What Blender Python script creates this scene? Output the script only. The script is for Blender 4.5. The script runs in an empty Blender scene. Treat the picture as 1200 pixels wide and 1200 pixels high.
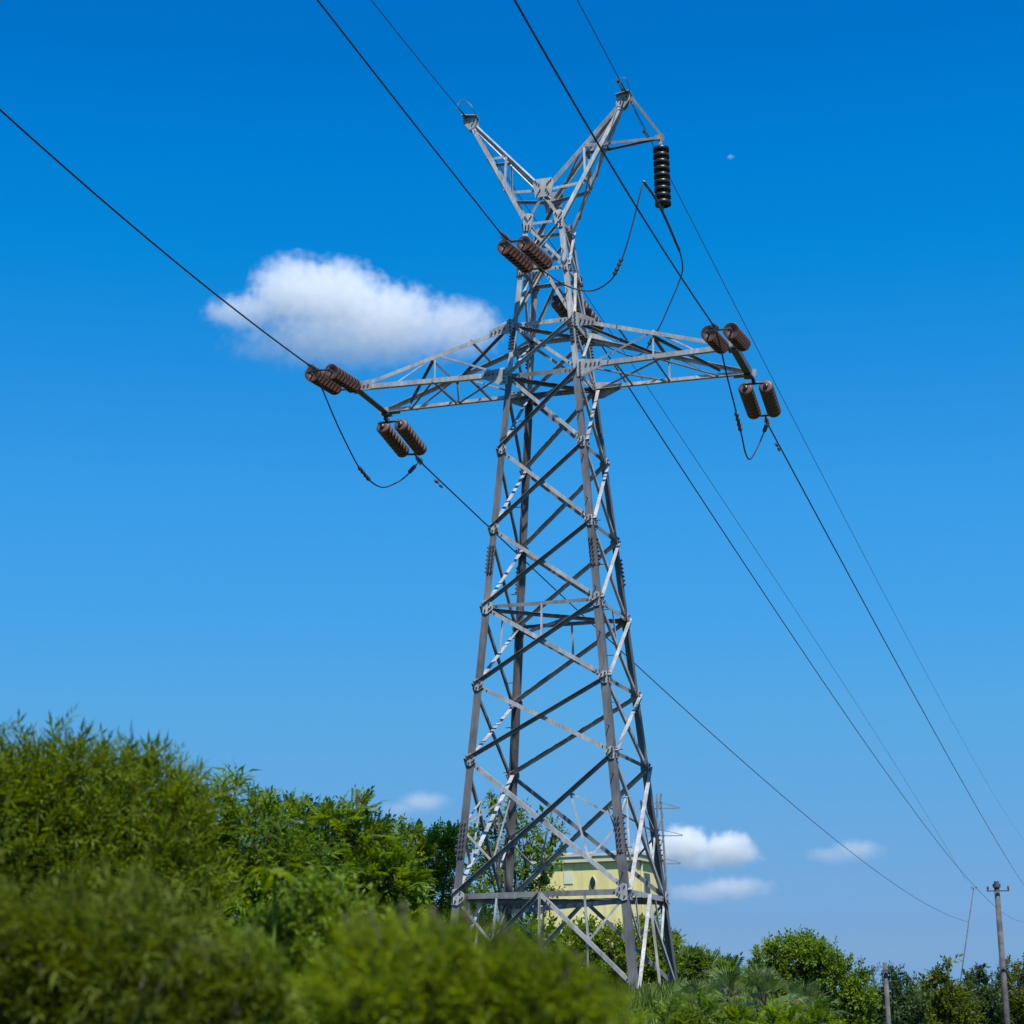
import bpy, math, random
import numpy as np
from mathutils import Vector, Matrix, noise as mnoise

random.seed(7)
SC = bpy.context.scene
COL = SC.collection
V = Vector

# ---------------------------------------------------------------- camera, sky, sun, exposure
CAM = V((8.955, -33.181, 1.70))
YAW, PITCH, ROLL, F = -0.287, 0.25, -0.0154, 2222.0
_fw = V((math.sin(YAW)*math.cos(PITCH), math.cos(YAW)*math.cos(PITCH), math.sin(PITCH)))
_r0 = V((math.cos(YAW), -math.sin(YAW), 0)); _u0 = _r0.cross(_fw)
RIGHT = _r0*math.cos(ROLL) + _u0*math.sin(ROLL)
UP = _u0*math.cos(ROLL) - _r0*math.sin(ROLL)
cd = bpy.data.cameras.new('camera'); cam = bpy.data.objects.new('camera', cd); COL.objects.link(cam)
cd.sensor_width = 36; cd.sensor_fit = 'HORIZONTAL'; cd.lens = F/1200*36
cd.clip_start = 0.1; cd.clip_end = 20000
cam.matrix_world = Matrix(((RIGHT.x, UP.x, -_fw.x, CAM.x), (RIGHT.y, UP.y, -_fw.y, CAM.y), (RIGHT.z, UP.z, -_fw.z, CAM.z), (0, 0, 0, 1)))
cd.dof.use_dof = True; cd.dof.focus_distance = 37.0; cd.dof.aperture_fstop = 3.0
SC.camera = cam

TO_SUN = V((0.30, -0.40, 0.87)).normalized()
SUN_EL = math.asin(TO_SUN.z)
SUN_AZ = math.atan2(TO_SUN.x, TO_SUN.y)
world = bpy.data.worlds.new('World'); SC.world = world; world.use_nodes = True
nt = world.node_tree; nt.nodes.clear()
sky = nt.nodes.new('ShaderNodeTexSky'); sky.sky_type = 'NISHITA'; sky.sun_disc = False
sky.sun_elevation = SUN_EL; sky.sun_rotation = SUN_AZ
sky.altitude = 0; sky.air_density = 1.0; sky.dust_density = 0.35; sky.ozone_density = 1.0
# grade the physical sky towards the deep clear blue of the photograph: its red channel runs smoothly from zenith to horizon
scl = nt.nodes.new('ShaderNodeSeparateColor'); m10 = nt.nodes.new('ShaderNodeMath'); m10.operation = 'MULTIPLY'; m10.inputs[1].default_value = 0.1
ramp_ = nt.nodes.new('ShaderNodeValToRGB'); el = ramp_.color_ramp.elements
STOPS = [(.07, (.0, .135, .48)), (.117, (.0, .168, .578)), (.128, (.0, .205, .65)), (.147, (.002, .242, .69)), (.21, (.040, .328, .80)), (.275, (.064, .366, .805)), (.357, (.102, .392, .765)), (.647, (.184, .392, .70)), (.69, (.19, .38, .66)), (1.0, (.45, .55, .66))]
while len(el) > 1: el.remove(el[0])
el[0].position, el[0].color = STOPS[0][0], (*STOPS[0][1], 1)
for p_, c_ in STOPS[1:]:
    e_ = el.new(p_); e_.color = (*c_, 1)
up10 = nt.nodes.new('ShaderNodeVectorMath'); up10.operation = 'SCALE'; up10.inputs['Scale'].default_value = 7.85
bg = nt.nodes.new('ShaderNodeBackground'); bg.inputs['Strength'].default_value = 0.1
wo = nt.nodes.new('ShaderNodeOutputWorld')
nt.links.new(sky.outputs[0], scl.inputs[0]); nt.links.new(scl.outputs[0], m10.inputs[0]); nt.links.new(m10.outputs[0], ramp_.inputs[0])
nt.links.new(ramp_.outputs[0], up10.inputs[0]); nt.links.new(up10.outputs[0], bg.inputs[0]); nt.links.new(bg.outputs[0], wo.inputs[0])

sl = bpy.data.lights.new('sun', 'SUN'); sl.energy = 5.0; sl.angle = math.radians(0.53); sl.color = (1, 0.955, 0.88)
so = bpy.data.objects.new('sun', sl); COL.objects.link(so); so.rotation_euler = (-TO_SUN).to_track_quat('-Z', 'Y').to_euler()
so.location = (0, -40, 60)

SC.view_settings.view_transform = 'Standard'; SC.view_settings.look = 'None'
SC.view_settings.exposure = 0.35; SC.view_settings.gamma = 1.0
SC.render.engine = 'CYCLES'
SC.cycles.use_denoising = True
SC.cycles.max_bounces = 12; SC.cycles.diffuse_bounces = 3; SC.cycles.glossy_bounces = 3
SC.cycles.transmission_bounces = 4; SC.cycles.volume_bounces = 10; SC.cycles.transparent_max_bounces = 8
SC.cycles.volume_step_rate = 0.3; SC.cycles.volume_max_steps = 256

def at(px, py, d):
    """world point seen at px,py of the 1200 px photo, at horizontal distance d"""
    r = _fw + RIGHT*((px-600)/F) + UP*((600-py)/F)
    return CAM + r*(d/math.hypot(r.x, r.y))

# ---------------------------------------------------------------- materials
def mat(name):
    m = bpy.data.materials.new(name); m.use_nodes = True
    n = m.node_tree; b = n.nodes['Principled BSDF']
    return m, n, b

def noisy(name, c1, c2, scale=3.0, rough=0.6, metal=0.0, rough2=None, detail=5, bump=0.0, spec=0.5):
    m, n, b = mat(name)
    tc = n.nodes.new('ShaderNodeTexCoord'); nz = n.nodes.new('ShaderNodeTexNoise')
    nz.inputs['Scale'].default_value = scale; nz.inputs['Detail'].default_value = detail
    n.links.new(tc.outputs['Object'], nz.inputs['Vector'])
    cr = n.nodes.new('ShaderNodeValToRGB'); cr.color_ramp.elements[0].position = 0.35; cr.color_ramp.elements[1].position = 0.68
    cr.color_ramp.elements[0].color = (*c1, 1); cr.color_ramp.elements[1].color = (*c2, 1)
    n.links.new(nz.outputs[0], cr.inputs[0]); n.links.new(cr.outputs[0], b.inputs['Base Color'])
    b.inputs['Metallic'].default_value = metal; b.inputs['Specular IOR Level'].default_value = spec
    if metal > .1 and scale < 5:
        mp = n.nodes.new('ShaderNodeMapping'); mp.inputs['Scale'].default_value = (9, 9, 1.3); n.links.new(tc.outputs['Object'], mp.inputs[0])
        n2 = n.nodes.new('ShaderNodeTexNoise'); n2.inputs['Scale'].default_value = 2.2; n2.inputs['Detail'].default_value = 6; n.links.new(mp.outputs[0], n2.inputs['Vector'])
        r2 = n.nodes.new('ShaderNodeMapRange'); r2.inputs['From Min'].default_value = .3; r2.inputs['From Max'].default_value = .7; r2.inputs['To Min'].default_value = .72; r2.inputs['To Max'].default_value = 1.15
        n.links.new(n2.outputs[0], r2.inputs['Value']); vm = n.nodes.new('ShaderNodeVectorMath'); vm.operation = 'SCALE'
        n3 = n.nodes.new('ShaderNodeTexNoise'); n3.inputs['Scale'].default_value = 5.5; n3.inputs['Detail'].default_value = 4; n.links.new(mp.outputs[0], n3.inputs['Vector'])
        r3 = n.nodes.new('ShaderNodeMapRange'); r3.inputs['From Min'].default_value = .60; r3.inputs['From Max'].default_value = .78; r3.inputs['To Max'].default_value = .55
        n.links.new(n3.outputs[0], r3.inputs['Value']); mxr = n.nodes.new('ShaderNodeMix'); mxr.data_type = 'RGBA'; mxr.inputs[7].default_value = (.17, .105, .065, 1)
        n.links.new(r3.outputs[0], mxr.inputs[0]); n.links.new(cr.outputs[0], vm.inputs[0]); n.links.new(r2.outputs[0], vm.inputs['Scale'])
        n.links.new(vm.outputs[0], mxr.inputs[6]); n.links.new(mxr.outputs[2], b.inputs['Base Color'])
    if rough2 is None:
        b.inputs['Roughness'].default_value = rough
    else:
        mr = n.nodes.new('ShaderNodeMapRange'); mr.inputs['To Min'].default_value = rough; mr.inputs['To Max'].default_value = rough2
        n.links.new(nz.outputs[0], mr.inputs['Value']); n.links.new(mr.outputs[0], b.inputs['Roughness'])
    if bump:
        bp = n.nodes.new('ShaderNodeBump'); bp.inputs['Strength'].default_value = bump; bp.inputs['Distance'].default_value = 0.02
        n.links.new(nz.outputs[0], bp.inputs['Height']); n.links.new(bp.outputs[0], b.inputs['Normal'])
    return m

def leaf_mat(name, cols, trans=0.35, rough=0.6, spec=0.18):
    """cols: dark, mid, light leaf colours, chosen per leaf at random and by slow drift through the plant"""
    m, n, b = mat(name)
    geo = n.nodes.new('ShaderNodeNewGeometry'); tc = n.nodes.new('ShaderNodeTexCoord')
    nz = n.nodes.new('ShaderNodeTexNoise'); nz.inputs['Scale'].default_value = 1.1; nz.inputs['Detail'].default_value = 2
    n.links.new(tc.outputs['Object'], nz.inputs['Vector'])
    ma = n.nodes.new('ShaderNodeMath'); ma.operation = 'MULTIPLY_ADD'; ma.inputs[1].default_value = 0.55
    n.links.new(geo.outputs['Random Per Island'], ma.inputs[0])
    mb = n.nodes.new('ShaderNodeMath'); mb.operation = 'MULTIPLY_ADD'; mb.inputs[1].default_value = 1.2; mb.inputs[2].default_value = -0.38
    n.links.new(nz.outputs[0], mb.inputs[0]); n.links.new(mb.outputs[0], ma.inputs[2])
    cr = n.nodes.new('ShaderNodeValToRGB'); e = cr.color_ramp.elements
    e[0].position = 0.1; e[0].color = (*cols[0], 1); e[1].position = 0.9; e[1].color = (*cols[2], 1)
    x = e.new(0.5); x.color = (*cols[1], 1)
    n.links.new(ma.outputs[0], cr.inputs[0])
    n.links.new(cr.outputs[0], b.inputs['Base Color'])
    b.inputs['Roughness'].default_value = rough; b.inputs['Specular IOR Level'].default_value = spec
    tr = n.nodes.new('ShaderNodeBsdfTranslucent'); mx = n.nodes.new('ShaderNodeMixShader'); mx.inputs[0].default_value = trans
    hs = n.nodes.new('ShaderNodeHueSaturation'); hs.inputs['Hue'].default_value = 0.485; hs.inputs['Saturation'].default_value = 1.15; hs.inputs['Value'].default_value = 1.3
    n.links.new(cr.outputs[0], hs.inputs['Color']); n.links.new(hs.outputs[0], tr.inputs[0])
    out = [x for x in n.nodes if x.type == 'OUTPUT_MATERIAL'][0]
    n.links.new(b.outputs[0], mx.inputs[1]); n.links.new(tr.outputs[0], mx.inputs[2]); n.links.new(mx.outputs[0], out.inputs[0])
    return m

STEEL = noisy('galvanised_steel', (0.14, 0.14, 0.144), (0.25, 0.25, 0.254), 2.6, 0.42, 0.2, 0.65, 8)
STEEL_LEG = noisy('galvanised_steel_leg', (0.082, 0.082, 0.088), (0.165, 0.165, 0.17), 1.1, 0.48, 0.2, 0.68, 8)
STEEL_SUNLIT = noisy('sunlit_galvanised_steel', (0.31, 0.31, 0.314), (0.47, 0.47, 0.474), 2.4, 0.4, 0.2, 0.62, 8)  # paler copy of the same steel, sunlight on the members put into its colour
GUSSET = noisy('galvanised_plate', (0.28, 0.28, 0.285), (0.42, 0.42, 0.425), 2.3, 0.5, 0.15, 0.65, 6)
BOLT = noisy('weathered_bolt', (0.05, 0.05, 0.055), (0.12, 0.11, 0.11), 9, 0.6, 0.4)
HARDWARE = noisy('line_hardware', (0.08, 0.08, 0.085), (0.16, 0.16, 0.165), 9, 0.5, 0.6)
PORCELAIN = noisy('brown_porcelain', (0.078, 0.038, 0.031), (0.15, 0.074, 0.061), 9, 0.45, 0.0, 0.62, 4)
PORCELAIN_DARK = noisy('dark_glass', (0.010, 0.010, 0.013), (0.022, 0.020, 0.024), 6, 0.25, 0.0, 0.4, 3)
CABLE = noisy('stranded_conductor', (0.035, 0.036, 0.042), (0.07, 0.07, 0.075), 12, 0.6, 0.5)
BARK = noisy('bark', (0.05, 0.04, 0.03), (0.13, 0.105, 0.08), 8, 0.9, 0, None, 6, 0.5)
CONCRETE = noisy('pole_concrete', (0.05, 0.05, 0.053), (0.12, 0.118, 0.116), 5, 0.85, 0, None, 6, 0.3)
WALL_YELLOW = noisy('yellow_render', (0.70, 0.61, 0.24), (0.79, 0.70, 0.30), 0.9, 0.85, 0, None, 8, 0.1)
_n = WALL_YELLOW.node_tree; _b = _n.nodes['Principled BSDF']; _src = _b.inputs['Base Color'].links[0].from_socket
_tc = _n.nodes.new('ShaderNodeTexCoord'); _mp = _n.nodes.new('ShaderNodeMapping'); _mp.inputs['Scale'].default_value = (4, 4, .5); _nz = _n.nodes.new('ShaderNodeTexNoise'); _nz.inputs['Scale'].default_value = 1.4; _nz.inputs['Detail'].default_value = 7
_mr = _n.nodes.new('ShaderNodeMapRange'); _mr.inputs['From Min'].default_value = .42; _mr.inputs['From Max'].default_value = .75; _mr.inputs['To Max'].default_value = .45
_mx = _n.nodes.new('ShaderNodeMix'); _mx.data_type = 'RGBA'; _mx.inputs[7].default_value = (.40, .37, .22, 1)
_n.links.new(_tc.outputs['Object'], _mp.inputs[0]); _n.links.new(_mp.outputs[0], _nz.inputs['Vector']); _n.links.new(_nz.outputs[0], _mr.inputs['Value']); _n.links.new(_mr.outputs[0], _mx.inputs[0]); _n.links.new(_src, _mx.inputs[6]); _n.links.new(_mx.outputs[2], _b.inputs['Base Color'])
ROOF_PALE = noisy('roof_slab', (0.36, 0.36, 0.32), (0.55, 0.54, 0.46), 1.2, 0.85, 0, None, 8, 0.1)
FASCIA = noisy('fascia_cream', (0.50, 0.48, 0.30), (0.60, 0.57, 0.38), 1.2, 0.8)
GREEN_PAINT = noisy('green_window_paint', (0.06, 0.09, 0.07), (0.10, 0.14, 0.10), 3, 0.6)
PANE = noisy('window_pane', (0.015, 0.02, 0.022), (0.03, 0.035, 0.04), 2, 0.15)
PATCH = noisy('pale_patch', (0.58, 0.58, 0.42), (0.68, 0.67, 0.50), 2, 0.8)

# ---------------------------------------------------------------- mesh helpers
class MB:
    def __init__(self): self.v = []; self.f = []; self.m = []; self.mi = 0; self.smooth = []
    def add(self, vs, fs, smooth=False):
        o = len(self.v); self.v += [tuple(p) for p in vs]
        for f in fs: self.f.append([i+o for i in f]); self.m.append(self.mi); self.smooth.append(smooth)
    def build(self, name, mats, parent=None, link=True):
        me = bpy.data.meshes.new(name); me.from_pydata(self.v, [], self.f)
        for m in (mats if isinstance(mats, (list, tuple)) else [mats]): me.materials.append(m)
        me.polygons.foreach_set('material_index', self.m); me.polygons.foreach_set('use_smooth', self.smooth)
        me.update()
        return place(name, me, parent)
def place(name, me, parent=None):
    o = bpy.data.objects.new(name, me); COL.objects.link(o)
    if parent: o.parent = parent; o.matrix_parent_inverse = parent.matrix_world.inverted()
    return o
def tag(o, label, cat, group=None, kind=None):
    if label: o['label'] = label
    if cat: o['category'] = cat
    if group: o['group'] = group
    if kind: o['kind'] = kind
    return o
def empty(name, loc=(0, 0, 0), parent=None):
    o = bpy.data.objects.new(name, None); COL.objects.link(o); o.location = loc; o.empty_display_size = 0.3
    if parent: o.parent = parent
    bpy.context.view_layer.update() if loc != (0, 0, 0) else None
    return o

def angle(mb, P, Q, w, a, b, t=None, w2=None, shift=0.0):
    """rolled steel angle from P to Q: heel line on P-Q, flanges along a and b (made square to the axis)"""
    P, Q, a, b = V(P), V(Q), V(a), V(b); t = t or w*0.11; w2 = w2 or w
    ax = (Q-P).normalized(); a = (a-ax*a.dot(ax)).normalized(); b = (b-ax*b.dot(ax)); b = (b-a*b.dot(a)).normalized()
    P = P+a*shift; Q = Q+a*shift
    prof = [(0, 0), (w, 0), (w, t), (t, t), (t, w2), (0, w2)]
    vs = [P+a*x+b*y for x, y in prof]+[Q+a*x+b*y for x, y in prof]
    fs = [[i, (i+1) % 6, (i+1) % 6+6, i+6] for i in range(6)]+[[3, 2, 1, 0], [5, 4, 3, 0], [6, 7, 8, 9], [6, 9, 10, 11]]
    if a.cross(b).dot(ax) < 0: fs = [f[::-1] for f in fs]
    mb.add(vs, fs)
def plate(mb, pts, n, t):
    """flat plate: polygon pts extruded by t along n"""
    n = V(n).normalized(); k = len(pts); pts = [V(p) for p in pts]
    vs = pts+[p+n*t for p in pts]
    fs = [list(range(k))[::-1], list(range(k, 2*k))]+[[i, (i+1) % k, (i+1) % k+k, i+k] for i in range(k)]
    nn = V((0, 0, 0))
    for i in range(k): nn += pts[i].cross(pts[(i+1) % k])
    if nn.dot(n) < 0: fs = [f[::-1] for f in fs]
    mb.add(vs, fs)
def basis(d):
    d = V(d).normalized(); x = d.cross(V((0, 0, 1)))
    if x.length < 1e-3: x = V((1, 0, 0))
    x.normalize(); return d, x, x.cross(d)
def cyl(mb, P, Q, r, seg=8, r2=None, cap=True, smooth=True):
    P, Q = V(P), V(Q); d, x, y = basis(Q-P); r2 = r if r2 is None else r2
    c = [(math.cos(2*math.pi*i/seg), math.sin(2*math.pi*i/seg)) for i in range(seg)]
    mb.add([P+(x*a+y*b)*r for a, b in c]+[Q+(x*a+y*b)*r2 for a, b in c], [[i, i+seg, (i+1) % seg+seg, (i+1) % seg] for i in range(seg)], smooth)
    if cap:
        mb.add([P+(x*a+y*b)*r for a, b in c], [list(range(seg))]); mb.add([Q+(x*a+y*b)*r2 for a, b in c], [list(range(seg))[::-1]])
def bolt(mb, P, n, r=0.017, h=0.022):
    n = V(n).normalized(); cyl(mb, V(P)-n*0.004, V(P)+n*h, r, 6, smooth=False)
def tube(mb, pts, r, seg=6, r2=None):
    pts = [V(p) for p in pts]; k = len(pts); x = None; vs = []
    for i, p in enumerate(pts):
        d = (pts[min(i+1, k-1)]-pts[max(i-1, 0)]).normalized()
        if x is None: _, x, _ = basis(d)
        x = (x-d*x.dot(d)).normalized(); y = d.cross(x)
        rr = r if r2 is None else r+(r2-r)*i/(k-1)
        vs += [p+(x*math.cos(2*math.pi*j/seg)+y*math.sin(2*math.pi*j/seg))*rr for j in range(seg)]
    fs = [[i*seg+j, i*seg+(j+1) % seg, (i+1)*seg+(j+1) % seg, (i+1)*seg+j] for i in range(k-1) for j in range(seg)]
    fs += [list(range(seg))[::-1], [(k-1)*seg+j for j in range(seg)]]
    mb.add(vs, fs, True)
def lathe(mb, prof, seg=20, org=(0, 0, 0), axis='Y'):
    vs = []
    for r, h in prof:
        for j in range(seg):
            c, s = math.cos(2*math.pi*j/seg)*r, math.sin(2*math.pi*j/seg)*r
            vs.append(V(org)+(V((c, h, s)) if axis == 'Y' else V((c, s, h))))
    k = len(prof)
    fs = [[i*seg+j, (i+1)*seg+j, (i+1)*seg+(j+1) % seg, i*seg+(j+1) % seg] for i in range(k-1) for j in range(seg)]
    mb.add(vs, fs, True)
def spline(pts, n=8):
    pts = [V(p) for p in pts]; P = [pts[0]*2-pts[1]]+pts+[pts[-1]*2-pts[-2]]; out = []
    for i in range(1, len(P)-2):
        a, b, c, d = P[i-1], P[i], P[i+1], P[i+2]
        for k in range(n):
            t = k/n; out.append(0.5*((2*b)+(c-a)*t+(2*a-5*b+4*c-d)*t*t+(3*b-a-3*c+d)*t**3))
    return out+[pts[-1]]

# ---------------------------------------------------------------- terrain
def sstep(a, b, x):
    t = min(1, max(0, (x-a)/(b-a))); return t*t*(3-2*t)
def ground_h(x, y):
    h = 0.05+1.50*sstep(-21, -2.5, y)
    h -= 2.4*sstep(5, 24, y)
    rx, ry = x-CAM.x, y-CAM.y; lat = rx*0.959+ry*0.283; dist = -rx*0.283+ry*0.959
    h -= 2.2*sstep(3.1, 7.5, lat)*sstep(6, 16, dist)
    h += 1.0*sstep(-3, -14, x)*(1-sstep(10, 40, y))
    h += 0.10*mnoise.noise(V((x*0.35, y*0.35, 0)))+0.05*mnoise.noise(V((x*1.1, y*1.1, 3)))
    return h
def terrain():
    xs = sorted(set([-6000, -3000, -1500, -700, -350, -180]+[i*1.0 for i in range(-60, 61)]+[100, 180, 350, 700, 1500, 3000, 6000]+[-100, -80, 80]))
    ys = sorted(set([-6000, -2000, -700, -250, -110]+[i*1.0 for i in range(-60, 90)]+[110, 150, 220, 350, 700, 1500, 3000, 6000, 9000]))
    vs = [(x, y, ground_h(x, y)) for y in ys for x in xs]; w = len(xs)
    mb = MB(); mb.add(vs, [[j*w+i, j*w+i+1, (j+1)*w+i+1, (j+1)*w+i] for j in range(len(ys)-1) for i in range(w-1)], True)
    g = noisy('hillside_soil', (0.025, 0.040, 0.012), (0.06, 0.06, 0.028), 0.8, 0.95, 0, None, 8, 0.6, 0.2)
    o = mb.build('hillside', g); o['kind'] = 'structure'; tag(o, 'green hillside ground sloping up to the tower', 'ground')
terrain()

# ---------------------------------------------------------------- the lattice tower
Z = dict(z0=1.62, z1=3.378, p5=5.752, p4=7.093, z2=8.522, p3=10.009, p2=11.537, z3=12.991, z4=14.03, p1=15.14, z5=16.142)
def hw(z):
    return 1.549-0.08832*(z-3.378) if z < 12.991 else 0.70+(z-12.991)*(0.389-0.70)/(16.142-12.991)
def corner(sx, sy, zn):
    z = Z[zn] if isinstance(zn, str) else zn
    w = hw(z); return V((sx*w, sy*w, z))
T = empty('transmission_tower'); T.location = (0, 0, 0)
tag(T, 'tall grey lattice steel pylon with two crossarms and V shaped top', 'pylon')

# faces: outward normal, left and right corner signs as seen from outside
FACES = [((0, -1, 0), (-1, -1), (1, -1)), ((1, 0, 0), (1, -1), (1, 1)), ((0, 1, 0), (1, 1), (-1, 1)), ((-1, 0, 0), (-1, 1), (-1, -1))]

# legs
LW = 0.155
for sx in (-1, 1):
    for sy in (-1, 1):
        mb = MB()
        a, b = V((-sx, 0, 0)), V((0, -sy, 0))
        for lo, hi, w in (('z0', 'z2', 0.138), ('z2', 'z3', 0.122), ('z3', 'z5', 0.098)):
            mb.mi = 1 if w < .11 else 0  # upper leg section takes the paler steel with sunlight painted in
            P, Q = corner(sx, sy, lo), corner(sx, sy, hi)
            angle(mb, P, Q, w, a, b, 0.016 if w > 0.11 else 0.012)
        leg = mb.build('leg', [STEEL_LEG, STEEL_SUNLIT], T)
        for zc, hl in ((4.35, 0.32), (9.42, 0.27), (13.75, 0.22)):     # bolted splice plates
            sp = MB(); w = 0.112 if zc < 13 else 0.075
            for n, along in ((b*-1, a), (a*-1, b)):
                p0 = corner(sx, sy, zc-hl); p1 = corner(sx, sy, zc+hl); ax = (p1-p0).normalized()
                q0 = p0+n*0.002+along*0.012; q1 = p1+n*0.002+along*0.012
                plate(sp, [q0, q0+along*w, q1+along*w, q1], n, 0.012)
                sp.mi = 1
                nb = 7
                for i in range(nb):
                    for k in (0.28, 0.75):
                        bolt(sp, q0+(q1-q0)*((i+0.5)/nb)+along*w*k+n*0.012, n, 0.016, 0.032)
                sp.mi = 0
            sp.build('splice_plate', [STEEL_LEG, BOLT], leg)
        if (sx, sy) == (-1, 1) or (sx, sy) == (1, -1):                  # step bolts up two legs
            z = 3.7; k = 0
            while z < 16:
                p = corner(sx, sy, z); n = (a if k % 2 else b)*-1; al = b if k % 2 else a
                st = MB(); cyl(st, p+al*0.06-n*0.02, p+al*0.06+n*0.13, 0.009, 6); st.build('step_bolt', BOLT, leg); z += 0.42; k += 1

def face_frame(fi, z):
    n = V(FACES[fi][0]); return n
def brace(fi, P, Q, w, style, name='brace', parent=T, inset=None):
    """style 'out': flat flange outside the leg, second flange standing outward along its top edge; 'in': inside the leg, second flange inward"""
    w *= .68 if name == 'thin_brace' else (.80 if style == 'out' else .86)
    n0 = V(FACES[fi][0]); ax = (Q-P).normalized()
    up = V((0, 0, 1)); n = (n0-ax*n0.dot(ax)).normalized()
    a = up-ax*up.dot(ax); a = (a-n*a.dot(n)).normalized()
    if abs(ax.z) > 0.97: a = n.cross(ax).normalized()
    elif a.z < 0: a = -a
    mb = MB()
    off = 0.003 if style == 'out' else -0.021
    if inset is not None: off = inset
    if style == 'out':
        angle(mb, P+n*off+a*w/2, Q+n*off+a*w/2, w, -a, n, w*0.1)
    else:
        angle(mb, P+n*off+a*w/2, Q+n*off+a*w/2, w, -a, -n, w*0.1)
    # end bolts
    mb.mi = 1
    L = (Q-P).length
    if w > 0.058:
        for s, d in ((P, ax), (Q, -ax)):
            for k in (0.17, 0.25):
                bolt(mb, s+d*k+n*((off+w*0.1) if style == 'out' else off), n, 0.014, 0.02)
    return mb.build(name, [STEEL_SUNLIT if P.z > 13.5 or name == 'thin_brace' or (style == 'in' and name == 'brace') or fi == 1 else STEEL, BOLT], parent)  # upper, thin, inner and right-face members get the painted sunlit tone

secs = [('p5', 'z1', .09), ('p4', 'p5', .085), ('z2', 'p4', .085), ('p3', 'z2', .08), ('p2', 'p3', .08), ('z3', 'p2', .08), ('z4', 'z3', .07), ('z5', 'p1', .065)]
for fi, (n, l, r) in enumerate(FACES):
    for hi, lo, w in secs:
        A, B = corner(*l, hi), corner(*r, lo); C_, D = corner(*r, hi), corner(*l, lo)
        brace(fi, A, B, w, 'in')
        brace(fi, C_, D, w, 'out')
    # inverted V under the neck
    w = hw(Z['p1']); nn = V(n); mid = V((nn.x*w, nn.y*w, Z['p1']))
    brace(fi, mid, corner(*l, 'z4'), .07, 'out'); brace(fi, mid, corner(*r, 'z4'), .07, 'in')
    # redundant members in the tall lower panel
    A, B = corner(*l, 'p5'), corner(*r, 'z1'); C_, D = corner(*r, 'p5'), corner(*l, 'z1')
    zq = Z['z1']+(Z['p5']-Z['z1'])*0.50
    qlu, qrl = A.lerp(B, .28), A.lerp(B, .76); qru, qll = C_.lerp(D, .28), C_.lerp(D, .76)
    for leg_s, (u, d) in ((l, (qlu, qll)), (r, (qru, qrl))):
        m = corner(*leg_s, zq)
        brace(fi, m, u, .05, 'in', 'thin_brace', inset=-0.035); brace(fi, m, d, .05, 'in', 'thin_brace', inset=-0.035)
        brace(fi, u, d, .045, 'in', 'thin_brace', inset=-0.045)
    # below the lower belt: K braces from the middle of the belt to the feet
    w = hw(Z['z1']); mid = V((nn.x*w, nn.y*w, Z['z1']))
    for s in (l, r):
        ft = corner(*s, Z['z0']+0.15); brace(fi, mid, ft, .08, 'out' if s == l else 'in')
        km = mid.lerp(ft, 0.5); c1 = corner(*s, 'z1')
        brace(fi, c1, km, .055, 'in', 'thin_brace', inset=-0.03)
        top = mid.lerp(c1, 0.5); brace(fi, top, km, .05, 'in', 'thin_brace', inset=-0.04)
    foot_mid = V((nn.x*hw(1.8), nn.y*hw(1.8), 1.75)); brace(fi, mid, foot_mid, .06, 'out', 'thin_brace')
    # hangers of the upper belt
    w2 = hw(Z['z2']); mid2 = V((nn.x*w2, nn.y*w2, Z['z2'])); zx = (Z['z2']+Z['p4'])/2+0.04; wx = hw(zx)
    brace(fi, mid2, V((nn.x*wx, nn.y*wx, zx)), .05, 'in', 'thin_brace', inset=-0.03)
    # belts
    for zn, w in (('z1', .11), ('z2', .075), ('z3', .10), ('z4', .09), ('p1', .075), ('z5', .06)):
        brace(fi, corner(*l, zn), corner(*r, zn), w, 'in', 'horizontal_beam', inset=-0.035 if zn not in ('z3', 'z4') else -0.03)
    # panel struts on the side faces only seen as short ties
for zn, w in (('z1', .08), ('z2', .065), ('z3', .07), ('z4', .06)):
    z = Z[zn]
    for k, (s1, s2) in enumerate((((-1, -1), (1, 1)), ((1, -1), (-1, 1)))):
        P, Q = corner(*s1, z-0.02-0.09*k), corner(*s2, z-0.02-0.09*k)
        d = (Q-P).normalized(); mb = MB()
        angle(mb, P+d*0.03, Q-d*0.03, w, d.cross(V((0, 0, 1))), (0, 0, -1), w*0.1); mb.build('plan_brace', STEEL, T)

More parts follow.
